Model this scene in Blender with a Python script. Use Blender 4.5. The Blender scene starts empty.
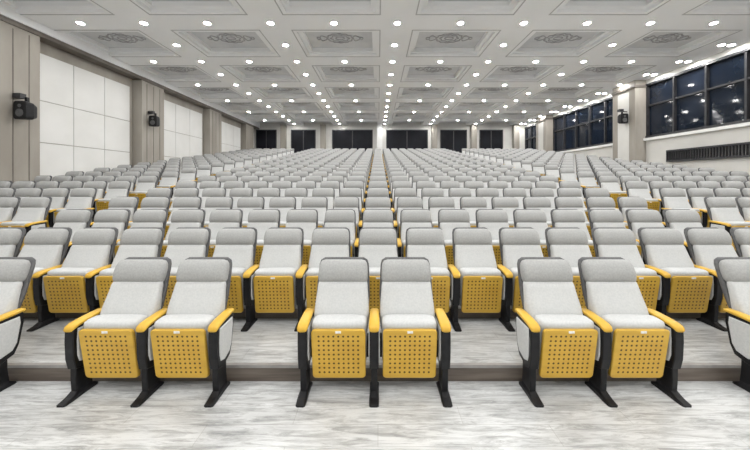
import bpy, bmesh, math, random
from mathutils import Vector, Matrix
random.seed(3)
sc = bpy.context.scene
PI = math.pi
sc.view_settings.view_transform = 'Standard'

# ------------------------------------------------------------------ parameters
F = 307.0
CAM_H = 1.72
ROW0 = 2.42
PITCH = 0.88
RISE = 0.138
NROWS = 22
SP = 0.56
XL, XR = -9.3, 11.0
YF, YB = -6.0, 23.0
ZC = CAM_H + 4.1
LAMP = 255.0
LR = .077

# ------------------------------------------------------------------ materials
def new_mat(name, col, rough=0.5, metal=0.0, spec=0.5):
    m = bpy.data.materials.new(name); m.use_nodes = True
    b = m.node_tree.nodes['Principled BSDF']
    b.inputs['Base Color'].default_value = (*col, 1)
    b.inputs['Roughness'].default_value = rough
    b.inputs['Metallic'].default_value = metal
    b.inputs['Specular IOR Level'].default_value = spec
    return m

def nd(m, t, **kw):
    n = m.node_tree.nodes.new(t)
    for k, v in kw.items(): setattr(n, k, v)
    return n

def noise_col(m, c1, c2, scale=(1,1,1), nscale=5, detail=6, lo=0.35, hi=0.65, bump=0.0, bscale=200):
    nt = m.node_tree; L = nt.links; b = nt.nodes['Principled BSDF']
    tc = nd(m, 'ShaderNodeTexCoord'); mp = nd(m, 'ShaderNodeMapping')
    mp.inputs['Scale'].default_value = scale
    n = nd(m, 'ShaderNodeTexNoise'); n.inputs['Scale'].default_value = nscale; n.inputs['Detail'].default_value = detail
    r = nd(m, 'ShaderNodeValToRGB')
    r.color_ramp.elements[0].position = lo; r.color_ramp.elements[0].color = (*c1, 1)
    r.color_ramp.elements[1].position = hi; r.color_ramp.elements[1].color = (*c2, 1)
    L.new(tc.outputs['Object'], mp.inputs['Vector']); L.new(mp.outputs[0], n.inputs['Vector'])
    L.new(n.outputs[0], r.inputs[0]); L.new(r.outputs[0], b.inputs['Base Color'])
    if bump:
        n2 = nd(m, 'ShaderNodeTexNoise'); n2.inputs['Scale'].default_value = bscale
        bp = nd(m, 'ShaderNodeBump'); bp.inputs['Strength'].default_value = bump; bp.inputs['Distance'].default_value = 0.002
        L.new(tc.outputs['Object'], n2.inputs['Vector']); L.new(n2.outputs[0], bp.inputs['Height']); L.new(bp.outputs[0], b.inputs['Normal'])
    return r

M = {}
M['fabric'] = new_mat('fabric_light', (.66,.66,.66), .8, spec=.25)
noise_col(M['fabric'], (.53,.54,.54), (.59,.595,.59), nscale=70, bump=.10, bscale=500)
M['fabric_head'] = new_mat('fabric_head', (.4,.4,.4), .8, spec=.25)
noise_col(M['fabric_head'], (.35,.355,.35), (.41,.41,.405), nscale=70, bump=.10, bscale=500)
M['shell'] = new_mat('seat_shell', (.10,.10,.105), .55)
noise_col(M['shell'], (.075,.075,.08), (.11,.11,.11), nscale=30)
M['black'] = new_mat('black_plastic', (.012,.012,.014), .45, spec=.3)
noise_col(M['black'], (.005,.005,.006), (.010,.010,.012), nscale=20)
M['wood'] = new_mat('yellow_wood', (.78,.46,.03), .3, spec=.4)
noise_col(M['wood'], (.62,.365,.040), (.72,.44,.052), scale=(1,1,8), nscale=3)
M['label'] = new_mat('label_plate', (.85,.85,.82), .4)
noise_col(M['label'], (.7,.7,.66), (.9,.9,.88), nscale=80)

# perforated panel (dark round holes drilled in the board, object space grid)
def perforated():
    m = new_mat('perforated_board', (.78,.46,.03), .35, spec=.4)
    r = noise_col(m, (.58,.345,.042), (.66,.41,.054), scale=(1,1,6), nscale=3)
    nt = m.node_tree; L = nt.links; b = nt.nodes['Principled BSDF']
    tc = nd(m, 'ShaderNodeTexCoord'); sp = nd(m, 'ShaderNodeSeparateXYZ'); L.new(tc.outputs['Object'], sp.inputs[0])
    def mt(op, a, bb=None, c=None):
        n = nd(m, 'ShaderNodeMath', operation=op)
        for i, v in enumerate((a, bb, c)):
            if v is None: continue
            if isinstance(v, (int, float)): n.inputs[i].default_value = v
            else: L.new(v, n.inputs[i])
        return n.outputs[0]
    P = 0.0385
    def cell(s, off):
        v = mt('DIVIDE', mt('ADD', s, off), P)
        return mt('SUBTRACT', mt('FRACT', v), .5)
    x = cell(sp.outputs[0], 10*P + P/2); z = cell(sp.outputs[2], 10*P - .345 + P/2)
    d = mt('SQRT', mt('ADD', mt('MULTIPLY', x, x), mt('MULTIPLY', z, z)))
    hole = mt('LESS_THAN', d, .225)
    inx = mt('LESS_THAN', mt('ABSOLUTE', sp.outputs[0]), P*4.5)
    inz = mt('LESS_THAN', mt('ABSOLUTE', mt('SUBTRACT', sp.outputs[2], .345)), P*4.5)
    mask = mt('MULTIPLY', hole, mt('MULTIPLY', inx, inz))
    mx = nd(m, 'ShaderNodeMix', data_type='RGBA')
    L.new(mask, mx.inputs[0]); L.new(r.outputs[0], mx.inputs[6]); mx.inputs[7].default_value = (.10,.05,.004,1)
    L.new(mx.outputs[2], b.inputs['Base Color'])
    return m
M['perf'] = perforated()

# floor : pale weathered plank vinyl
def floor_mat():
    m = new_mat('pale_plank_floor', (.6,.6,.58), .3)
    nt = m.node_tree; L = nt.links; b = nt.nodes['Principled BSDF']
    tc = nd(m, 'ShaderNodeTexCoord')
    def layer(scale, ns, det, rough, lo, hi, c1, c2):
        mp = nd(m, 'ShaderNodeMapping'); mp.inputs['Scale'].default_value = scale
        n = nd(m, 'ShaderNodeTexNoise'); n.inputs['Scale'].default_value = ns; n.inputs['Detail'].default_value = det; n.inputs['Roughness'].default_value = rough
        n.inputs['Distortion'].default_value = .8
        r = nd(m, 'ShaderNodeValToRGB')
        r.color_ramp.elements[0].position = lo; r.color_ramp.elements[0].color = (*c1,1)
        r.color_ramp.elements[1].position = hi; r.color_ramp.elements[1].color = (*c2,1)
        L.new(tc.outputs['Object'], mp.inputs[0]); L.new(mp.outputs[0], n.inputs['Vector']); L.new(n.outputs[0], r.inputs[0])
        return r.outputs[0]
    a = layer((1.3,11,1), 2.2, 10, .78, .38, .55, (.34,.345,.345), (.67,.68,.68))
    c = layer((.8,2.0,1), 1.6, 5, .6, .34, .56, (.80,.80,.80), (1,1,1))
    mul = nd(m, 'ShaderNodeMix', data_type='RGBA', blend_type='MULTIPLY'); mul.inputs[0].default_value = 1
    L.new(a, mul.inputs[6]); L.new(c, mul.inputs[7])
    br = nd(m, 'ShaderNodeTexBrick'); br.inputs['Scale'].default_value = 1
    br.inputs['Brick Width'].default_value = 1.2; br.inputs['Row Height'].default_value = .18
    br.inputs['Mortar Size'].default_value = .002
    br.inputs['Color1'].default_value = (1,1,1,1); br.inputs['Color2'].default_value = (.93,.93,.93,1); br.inputs['Mortar'].default_value = (.72,.71,.69,1)
    L.new(tc.outputs['Object'], br.inputs['Vector'])
    m2 = nd(m, 'ShaderNodeMix', data_type='RGBA', blend_type='MULTIPLY'); m2.inputs[0].default_value = 1
    L.new(mul.outputs[2], m2.inputs[6]); L.new(br.outputs[0], m2.inputs[7])
    L.new(m2.outputs[2], b.inputs['Base Color'])
    return m
M['floor'] = floor_mat()
M['riser'] = new_mat('riser_taupe', (.2,.17,.15), .5)
noise_col(M['riser'], (.10,.08,.065), (.18,.15,.125), scale=(.4,1,6), nscale=4)
M['nosing'] = new_mat('nosing', (.35,.34,.33), .35, .3)
noise_col(M['nosing'], (.30,.29,.28), (.38,.37,.36), nscale=10)
M['ceil'] = new_mat('ceiling_white', (.8,.8,.79), .7)
noise_col(M['ceil'], (.88,.89,.90), (.91,.92,.93), nscale=.8)
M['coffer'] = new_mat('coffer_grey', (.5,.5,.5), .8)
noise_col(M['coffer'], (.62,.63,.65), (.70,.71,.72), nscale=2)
M['relief'] = new_mat('medallion_relief', (.36,.36,.37), .7)
noise_col(M['relief'], (.38,.38,.40), (.48,.48,.49), nscale=8)
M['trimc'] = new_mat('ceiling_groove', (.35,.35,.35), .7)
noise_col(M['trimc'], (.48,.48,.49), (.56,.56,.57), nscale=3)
M['panelw'] = new_mat('wall_panel_white', (.75,.74,.70), .6)
noise_col(M['panelw'], (.74,.74,.72), (.79,.79,.775), nscale=1.2)
M['taupe'] = new_mat('column_taupe', (.36,.33,.29), .55)
noise_col(M['taupe'], (.29,.265,.23), (.37,.345,.305), scale=(1,1,.3), nscale=2)
M['taupe_d'] = new_mat('trim_taupe_dark', (.16,.14,.12), .5)
noise_col(M['taupe_d'], (.12,.10,.085), (.17,.15,.13), nscale=3)
M['beige'] = new_mat('wall_beige', (.6,.58,.53), .65)
noise_col(M['beige'], (.62,.61,.58), (.70,.69,.66), nscale=1)
M['glass'] = new_mat('night_glass', (.006,.007,.009), .06, spec=.4)
noise_col(M['glass'], (.006,.010,.018), (.014,.020,.034), nscale=.7)
M['door'] = new_mat('dark_door', (.01,.01,.012), .45, spec=.15)
noise_col(M['door'], (.006,.006,.009), (.012,.013,.018), nscale=.7)
M['frame'] = new_mat('window_frame_dark', (.03,.03,.033), .4)
noise_col(M['frame'], (.02,.02,.023), (.035,.035,.038), nscale=6)
M['lampring'] = new_mat('downlight_ring', (.8,.8,.8), .3)
noise_col(M['lampring'], (.75,.75,.75), (.85,.85,.85), nscale=9)
em = bpy.data.materials.new('downlight_emitter'); em.use_nodes = True
b = em.node_tree.nodes['Principled BSDF']
b.inputs['Emission Color'].default_value = (1,.99,.97,1); b.inputs['Emission Strength'].default_value = LAMP
M['lamp'] = em

# ------------------------------------------------------------------ mesh helper
class MB:
    def __init__(s): s.v=[]; s.f=[]; s.m=[]; s.sm=[]; s.used=[]
    def mi(s, k):
        if k not in s.used: s.used.append(k)
        return s.used.index(k)
    def add(s, vs, fs, mat, smooth=False):
        o=len(s.v); s.v.extend([tuple(v) for v in vs]); k=s.mi(mat)
        for f in fs: s.f.append(tuple(i+o for i in f)); s.m.append(k); s.sm.append(smooth)
    def box(s, x0,x1,y0,y1,z0,z1, mat):
        vs=[(x0,y0,z0),(x1,y0,z0),(x1,y1,z0),(x0,y1,z0),(x0,y0,z1),(x1,y0,z1),(x1,y1,z1),(x0,y1,z1)]
        fs=[(0,3,2,1),(4,5,6,7),(0,1,5,4),(1,2,6,5),(2,3,7,6),(3,0,4,7)]
        s.add(vs,fs,mat)
    def loft(s, rings, mat, smooth=True, caps=True):
        n=len(rings[0]); vs=[p for r in rings for p in r]; fs=[]
        for i in range(len(rings)-1):
            for j in range(n):
                a=i*n+j; b_=i*n+(j+1)%n; fs.append((a,b_,b_+n,a+n))
        if caps:
            fs.append(tuple(range(n-1,-1,-1))); fs.append(tuple(range((len(rings)-1)*n, len(rings)*n)))
        s.add(vs,fs,mat,smooth)
    def prism(s, prof, x0, x1, mat, bev=.004):
        cy=sum(p[0] for p in prof)/len(prof); cz=sum(p[1] for p in prof)/len(prof)
        def ring(x,k):
            out=[]
            for i in range(len(prof)):
                p=Vector(prof[i])
                q=p+ (Vector((cy,cz))-p).normalized()*k
                out.append((x,q[0],q[1]))
            return out
        s.loft([ring(x0,bev),ring(x0+bev,0),ring(x1-bev,0),ring(x1,bev)],mat,smooth=False)
    def cyl(s, c, r, h, mat, n=16, axis='z', r2=None):
        r2=r if r2 is None else r2
        def ring(t,rr):
            o=[]
            for i in range(n):
                a=2*PI*i/n; u,v=rr*math.cos(a),rr*math.sin(a)
                if axis=='z': o.append((c[0]+u,c[1]+v,c[2]+t))
                elif axis=='x': o.append((c[0]+t,c[1]+u,c[2]+v))
                else: o.append((c[0]+v,c[1]+t,c[2]+u))
            return o
        s.loft([ring(0,r),ring(h,r2)],mat,smooth=False)
    def mesh(s, name):
        me=bpy.data.meshes.new(name); me.from_pydata(s.v,[],s.f)
        for k in s.used: me.materials.append(M[k])
        me.polygons.foreach_set('material_index', s.m); me.polygons.foreach_set('use_smooth', s.sm)
        bm=bmesh.new(); bm.from_mesh(me); bmesh.ops.recalc_face_normals(bm, faces=bm.faces); bm.to_mesh(me); bm.free()
        me.update(); return me
    def obj(s, name, loc=(0,0,0)):
        o=bpy.data.objects.new(name, s.mesh(name)); o.location=loc; sc.collection.objects.link(o); return o

def sup(hw, ht, n=24, e=4.0):
    out=[]
    for i in range(n):
        a=2*PI*i/n; c,s_=math.cos(a),math.sin(a)
        out.append((hw*math.copysign(abs(c)**(2/e),c), ht*math.copysign(abs(s_)**(2/e),s_)))
    return out

# ------------------------------------------------------------------ seat
def seat_body(mb, nr=24):
    def back(rows, mat, e=4.5, dy=0, tilt=.35):
        rings=[]
        for z,yc,hw,ht in rows:
            rings.append([(u, yc+dy+v, z - v*tilt) for u,v in sup(hw,ht,nr,e)])
        mb.loft(rings, mat)
    yb=lambda z: .17+(z-.45)*.36
    low=[(.46,.19,.02),(.47,.215,.04),(.50,.228,.05),(.56,.234,.062),(.62,.232,.062),(.70,.226,.046),(.76,.220,.040),(.79,.218,.040),(.815,.214,.030),(.825,.205,.016)]
    back([(z,yb(z),hw,ht) for z,hw,ht in low],'fabric')
    hd=[(.812,.203,.016),(.82,.213,.036),(.845,.218,.056),(.89,.219,.066),(.94,.216,.060),(.97,.209,.046),(.99,.195,.030),(.998,.165,.012)]
    back([(z,yb(z)+.003,hw,ht) for z,hw,ht in hd],'fabric_head')
    sh=[(.30,.15,.012),(.33,.20,.018),(.45,.222,.02),(.70,.238,.02),(.85,.232,.02),(.95,.226,.02),(.985,.214,.018),(1.006,.18,.010)]
    back([(z,yb(z)+.052,hw,ht) for z,hw,ht in sh],'shell')
    def pan(rows, mat, e, smooth=True):
        rings=[]
        for z,yc,hw,ht in rows:
            rings.append([(u,yc+v,z) for u,v in sup(hw,ht,nr,e)])
        mb.loft(rings,mat,smooth)
    ys=lambda z: .045-(z-.35)*.16
    def rr(hw,hh,r,n=5):
        o=[]
        for cx,cz,a0 in ((hw-r,hh-r,0),(-hw+r,hh-r,90),(-hw+r,-hh+r,180),(hw-r,-hh+r,270)):
            for i in range(n+1):
                a=math.radians(a0+90*i/n); o.append((cx+r*math.cos(a),cz+r*math.sin(a)))
        return o
    base=rr(.212,.208,.03); inn=rr(.206,.202,.026)
    rings=[]
    for prof,dy in ((inn,-.018),(base,-.012),(base,.008),(inn,.012)):
        rings.append([(x, ys(.345+z)-.03+dy, .345+z) for x,z in prof])
    mb.loft(rings,'perf',smooth=False)
    cu=[(.165,.17,.02),(.18,.205,.045),(.25,.216,.062),(.40,.219,.068),(.52,.221,.078),(.565,.221,.090),(.59,.214,.085),(.603,.198,.066),(.607,.165,.035)]
    pan([(z,ys(z)+.045+(.02 if z>.5 else 0),hw,ht) for z,hw,ht in cu],'fabric',4.5)
    mb.box(-.022,.022, ys(.54)-.052, ys(.54)-.046, .528,.546,'label')
    mb.cyl((-.245,.12,.33),.014,.49,'black',10,'x')
    mb.box(-.235,-.218,.06,.19,.29,.42,'black'); mb.box(.218,.235,.06,.19,.29,.42,'black')

def stand(mb, x):
    # armrest, rounded timber
    rings=[]
    for y,z,hw,ht in ((-.042,.545,.024,.006),(-.040,.553,.036,.012),(-.025,.566,.042,.016),(.01,.577,.043,.017),(.08,.585,.042,.016),(.17,.59,.040,.016),(.25,.592,.036,.014),(.262,.592,.026,.008)):
        rings.append([(x+u, y, z+v) for u,v in sup(hw,ht,16,3.2)])
    mb.loft(rings,'wood')
    prof=[(-.030,.565),(.235,.58),(.24,.50),(.205,.32),(.17,.25),(.06,.215),(-.01,.235),(-.03,.32),(-.036,.46)]
    mb.prism(prof, x-.036, x+.036,'black',.006)
    for sgn in (-1,1):
        rings=[]
        for t,k in ((.033,1),(.041,.985),(.045,.93)):
            pr=[]
            for (y,z) in ((-.0,.55),(.205,.555),(.21,.50),(.182,.34),(.15,.29),(.07,.267),(.015,.285),(-.003,.34),(-.006,.46)):
                pr.append((x+sgn*t, .10+(y-.10)*k, .42+(z-.42)*k))
            rings.append(pr)
        mb.loft(rings,'fabric',smooth=False)
    mb.prism([(.0,.26),(.13,.26),(.135,.14),(.145,.03),(.01,.03),(.0,.14)], x-.024,x+.024,'black',.005)
    rings=[]
    for y,hw,z1 in ((-.10,.024,.012),(-.09,.036,.016),(-.035,.038,.028),(.01,.036,.05),(.13,.036,.05),(.17,.038,.022),(.188,.030,.012)):
        rings.append([(x-hw,y,0),(x+hw,y,0),(x+hw,y,z1*.6),(x+hw*.7,y,z1),(x-hw*.7,y,z1),(x-hw,y,z1*.6)])
    mb.loft(rings,'black',smooth=False)

def make_seat_mesh(name, right):
    mb=MB(); seat_body(mb); stand(mb,-SP/2)
    if right: stand(mb,SP/2)
    return mb.mesh(name)
ME_L=make_seat_mesh('auditorium_seat_mesh',False)
ME_LR=make_seat_mesh('auditorium_seat_end_mesh',True)

def seat(x,y,z,right):
    o=bpy.data.objects.new('auditorium_seat', ME_LR if right else ME_L)
    o.location=(x,y,z); sc.collection.objects.link(o)

for k in range(-2,3):
    cx=-.03+1.815*k
    seat(cx-SP/2,ROW0,0,False); seat(cx+SP/2,ROW0,0,True)
blocksC=[-SP*8+SP*i for i in range(17)]
for i,x in enumerate(blocksC): seat(x,ROW0+PITCH,RISE+.001,i==16)
vL=[];vR=[]
leftB=[-5.75-SP/2-SP*i for i in range(5,-1,-1)]
rightB=[5.75+SP/2+SP*i for i in range(9)]
for r in range(1,NROWS):
    y=ROW0+PITCH*r; z=RISE*r+.001
    for bl in (leftB,blocksC,rightB):
        if r==1 and bl is blocksC: continue
        for i,x in enumerate(bl):
            (vR if i==len(bl)-1 else vL).append((x,y,z))
root=bpy.data.objects.new('auditorium_seating',None); sc.collection.objects.link(root)
def instancer(name, pts, me):
    m=bpy.data.meshes.new(name); m.from_pydata(pts,[],[])
    p=bpy.data.objects.new(name,m); sc.collection.objects.link(p); p.parent=root
    c=bpy.data.objects.new('seat_unit',me); sc.collection.objects.link(c); c.parent=p
    p.instance_type='VERTS'; p.show_instancer_for_render=False
instancer('seat_rows',vL,ME_L)
instancer('seat_row_ends',vR,ME_LR)

# ------------------------------------------------------------------ floor with tiers
fl=MB()
RS=ROW0+.205
fl.box(XL-.2,XR+.2,YF,RS,-.2,0,'floor')
for r in range(1,NROWS+1):
    y0=RS+PITCH*(r-1); y1=RS+PITCH*r if r<NROWS else YB
    z=RISE*r
    fl.box(XL-.2,XR+.2,y0+.004,y1+.004,-.2,z-.0,'riser')
    fl.box(XL-.2,XR+.2,y0-.006,y0+.03,z-.022,z+.002,'nosing')
    fl.add([(XL-.2,y0+.03,z+.001),(XR+.2,y0+.03,z+.001),(XR+.2,y1,z+.001),(XL-.2,y1,z+.001)],[(0,1,2,3)],'floor')
fl.obj('floor')

# ------------------------------------------------------------------ ceiling
XB=[.5+3.3*k for k in range(-3,4)]
YBm=[8.0+2.6*j for j in range(-6,7)]
ce=MB()
DEP=.20
ce.box(XL-.2,XR+.2,YF,YB+.2,ZC+DEP,ZC+DEP+.1,'coffer')
bw,cw=.55,.5
for x in XB:
    ce.box(max(x-bw,XL-.2),min(x+bw,XR+.2),YF,YB,ZC,ZC+DEP,'ceil')
for y in YBm:
    if y-cw>=YB: continue
    for i in range(len(XB)-1):
        ce.box(XB[i]+bw,XB[i+1]-bw,max(y-cw,YF),min(y+cw,YB),ZC+.0005,ZC+DEP,'ceil')
ce.box(XB[-1]+bw-.01,XR+.2,YF,YB,ZC,ZC+DEP,'ceil')
for i in range(len(XB)-1):
    for j in range(len(YBm)-1):
        x0,x1=XB[i]+bw,XB[i+1]-bw; y0,y1=YBm[j]+cw,YBm[j+1]-cw
        if y1>YB: continue
        z0=ZC+.08
        for (a,b_,c,d) in ((x0,x1,y0,y0+.12),(x0,x1,y1-.12,y1),(x0,x0+.12,y0+.12,y1-.12),(x1-.12,x1,y0+.12,y1-.12)):
            ce.box(a,b_,c,d,z0,ZC+DEP,'ceil')
        for (a,b_,c,d) in ((x0-.12,x1+.12,y0-.12,y0-.09),(x0-.12,x1+.12,y1+.09,y1+.12),(x0-.12,x0-.09,y0-.09,y1+.09),(x1+.09,x1+.12,y0-.09,y1+.09)):
            ce.box(a,b_,c,d,ZC-.008,ZC+.001,'trimc')
ce.obj('ceiling')

md=MB()
def tube_ring(mb,c,rx,ry,w,mat,n=40,lobes=0,amp=0):
    pr=[]
    for i in range(n):
        a=2*PI*i/n; k=1+amp*math.cos(lobes*a)
        pr.append((c[0]+rx*k*math.cos(a), c[1]+ry*k*math.sin(a)))
    rings=[]
    for i in range(n+1):
        p=Vector(pr[i%n]); cc=Vector(c[:2]); d=(p-cc).normalized()
        o=p+d*w; q=p-d*w
        rings.append([(q.x,q.y,c[2]),(q.x,q.y,c[2]-.02),(o.x,o.y,c[2]-.02),(o.x,o.y,c[2])])
    mb.loft(rings,mat,smooth=False,caps=False)
for i in range(len(XB)-1):
    for j in range(4,len(YBm)-1):
        cx=(XB[i]+XB[i+1])/2; cy=(YBm[j]+YBm[j+1])/2; z=ZC+DEP-.001
        if cy+.8>YB: continue
        tube_ring(md,(cx,cy,z),.13,.09,.012,'relief',16)
        tube_ring(md,(cx,cy,z),.26,.2,.012,'relief',48,8,.12)
        tube_ring(md,(cx,cy,z),.38,.29,.013,'relief',60,12,.06)
        for sx in (-1,1):
            tube_ring(md,(cx+sx*.50,cy,z),.10,.15,.010,'relief',24,3,.15)
            tube_ring(md,(cx+sx*.64,cy,z),.06,.07,.009,'relief',12)
md.obj('ceiling_medallions')

# ------------------------------------------------------------------ downlights
dl=MB()
def lamp(x,y):
    if x<XL+.15 or x>XR-.15: return
    dl.cyl((x,y,ZC-.018),.098,.018,'lampring',16)
    n=14; vs=[(x+LR*math.cos(2*PI*i/n),y+LR*math.sin(2*PI*i/n),ZC-.0195) for i in range(n)]
    dl.add(vs,[tuple(range(n-1,-1,-1))],'lamp')
for x in XB:
    for m_ in range(-10,13):
        y=8.0+1.3*m_
        if YF<y<YB-.3: lamp(x,y)
for i in range(len(XB)-1):
    for y in YBm:
        if YF<y<YB-.3: lamp((XB[i]+XB[i+1])/2,y)
for m_ in range(-10,13):
    if YF<8+1.3*m_<YB-.3: lamp(XR-.3,8.0+1.3*m_)
dl.obj('ceiling_downlights')

# ------------------------------------------------------------------ left wall
wl=MB()
wl.box(XL-.2,XL,YF,YB,0,ZC+.2,'beige'); wl.obj('wall_left')
cols=[2.9,7.5,12.2,16.9,21.4]
pn=MB()
for a in range(len(cols)):
    y0=cols[a]+.62; y1=(cols[a+1]-.62) if a+1<len(cols) else YB
    if y1-y0<.5: continue
    pn.box(XL,XL+.03,y0,y1,0,ZC,'taupe')
    zs=[1.6,2.75,3.9,5.2]; n=3 if y1-y0>2.5 else 2
    w=(y1-y0-.3)/n
    for q in range(n):
        for t in range(len(zs)-1):
            pn.box(XL+.03,XL+.06,y0+.15+w*q+.010,y0+.15+w*(q+1)-.010,zs[t]+.010,zs[t+1]-.010,'panelw')
pn.obj('trim_1')
cl=MB()
for c in cols:
    cl.box(XL,XL+.38,c-.6,c+.6,0,ZC,'taupe')
    for dy in (-.35,0,.35): cl.box(XL+.379,XL+.385,c+dy-.012,c+dy+.012,0,ZC-.4,'taupe_d')
    cl.box(XL,XL+.42,c-.64,c+.64,ZC-.32,ZC-.22,'taupe_d')
cl.obj('trim_2')
co=MB(); co.box(XL,XL+.45,YF,YB,ZC-.2,ZC,'ceil'); co.box(XL,XL+.40,YF,YB,ZC-.30,ZC-.2,'taupe_d'); co.obj('trim_3')

# ------------------------------------------------------------------ right wall, with windows
H=CAM_H
wz0,wz1=H+1.72,H+3.92
rc=[-.4,6.3,13.2,19.9]
wr=MB()
wr.box(XR,XR+.2,YF,YB,0,wz0,'beige'); wr.box(XR,XR+.2,YF,YB,wz1,ZC+.2,'beige')
for c in rc: wr.box(XR,XR+.2,c-.6,c+.6,wz0,wz1,'beige')
wr.box(XR,XR+.2,YF,rc[0]-.6,wz0,wz1,'beige')
wr.obj('wall_right')
for k,c in enumerate(rc):
    y0=c+.6; y1=(rc[k+1]-.6) if k+1<len(rc) else YB
    w=MB()
    w.box(XR+.10,XR+.13,y0,y1,wz0,wz1,'glass')
    w.box(XR-.03,XR+.12,y0,y1,wz0,wz0+.08,'frame'); w.box(XR-.03,XR+.12,y0,y1,wz1-.08,wz1,'frame')
    n=5 if y1-y0>4 else 3
    for q in range(n+1):
        yy=y0+(y1-y0-.06)*q/n
        w.box(XR+.0,XR+.12,yy,yy+.06,wz0,wz1,'frame')
    w.box(XR+.02,XR+.12,y0,y1,wz0+1.28,wz0+1.34,'frame')
    w.obj('window_%d'%(k+1))
rcm=MB()
for c in rc:
    rcm.box(XR-.45,XR,c-.6,c+.6,0,ZC,'taupe')
    rcm.box(XR-.455,XR-.449,c-.3,c+.3,0,ZC-.4,'beige')
    rcm.box(XR-.49,XR,c-.64,c+.64,ZC-.3,ZC-.2,'taupe_d')
rcm.box(XR-.12,XR,YF,YB,wz0-.12,wz0-.02,'panelw')
rcm.obj('trim_4')
g=MB()
g.box(XR-.12,XR,8.0,11.6,H+.68,H+.74,'frame'); g.box(XR-.12,XR,8.0,11.6,H+1.06,H+1.12,'frame')
y=8.0
while y<11.6:
    g.box(XR-.09,XR-.03,y,y+.03,H+.74,H+1.06,'frame'); y+=.09
g.obj('wall_vent_grille')

# ------------------------------------------------------------------ back wall
wb=MB(); wb.box(XL-.2,XR+.2,YB,YB+.2,0,ZC+.2,'beige'); wb.obj('wall_back')
pxm=F/YB
for k,(a,b_) in enumerate(((257,276),(292,315),(333,372),(387,427),(441,466),(480,502))):
    x0=(a-378)/pxm; x1=(b_-378)/pxm
    w=MB(); zb=RISE*NROWS+.01; zt=ZC-.40; Y=YB-.004
    w.box(x0,x1,Y-.04,Y,zb,zt,'door')
    for (p,q,r_,s_) in ((x0-.06,x0,zb,zt+.06),(x1,x1+.06,zb,zt+.06)): w.box(p,q,Y-.07,Y,r_,s_,'frame')
    w.box(x0-.06,x1+.06,Y-.07,Y,zt,zt+.06,'frame')
    w.box((x0+x1)/2-.03,(x0+x1)/2+.03,Y-.06,Y,zb,zt,'frame')
    w.obj('door_%d'%(k+1))
bc=MB()
for x in (323.5,379.5,434,473,284,515):
    X=(x-378)/pxm
    bc.box(X-.2,X+.2,YB-.3,YB,RISE*NROWS,ZC,'taupe' if x!=379.5 else 'panelw')
bc.obj('trim_5')
wf=MB(); wf.box(XL-.2,XR+.2,YF-.2,YF,-.2,ZC+.3,'beige'); wf.obj('wall_front')

# ------------------------------------------------------------------ wall speakers
def speaker(x,y,z,sgn,s=1.0):
    mb=MB()
    mb.box(min(0,.10*sgn),max(0,.10*sgn),-.05,.05,-.05,.05,'black')
    cx=.24*sgn
    rings=[]
    for yy,hx,hz in ((-.17,.16,.22),(-.16,.17,.235),(.02,.16,.22),(.15,.10,.16)):
        rings.append([(cx+u, yy, v-.02) for u,v in sup(hx,hz,20,7)])
    mb.loft(rings,'black',smooth=False)
    mb.cyl((cx,-.172,-.09),.10,-.008,'shell',20,'y'); mb.cyl((cx,-.172,.09),.045,-.008,'shell',16,'y')
    mb.box(cx-.03,cx+.03,-.03,.03,.2,.34,'black')
    mb.box(min(0,cx),max(0,cx)+.0,-.02,.02,.30,.34,'black')
    mb.box(cx-.22,cx-.02,-.14,.0,.30,.42,'frame')
    o=mb.obj('wall_speaker',(x,y,z)); o.scale=(s,s,s)
speaker(XL+.385,7.6,H+1.72,1,.95)
speaker(XL+.385,12.0,H+2.3,1,.9)
speaker(XR-.455,13.0,H+2.6,-1,.9)

# ------------------------------------------------------------------ world, camera
w=bpy.data.worlds.new('night'); sc.world=w; w.use_nodes=True
w.node_tree.nodes['Background'].inputs[0].default_value=(.01,.012,.02,1); w.node_tree.nodes['Background'].inputs[1].default_value=1
cam=bpy.data.cameras.new('camera'); co_=bpy.data.objects.new('camera',cam); sc.collection.objects.link(co_)
cam.sensor_width=36; cam.lens=36*F/750; cam.clip_start=.05; cam.clip_end=200
co_.location=(0,0,CAM_H); co_.rotation_euler=(PI/2,0,0)
cam.shift_x=-3/750; cam.shift_y=-45/750
sc.camera=co_
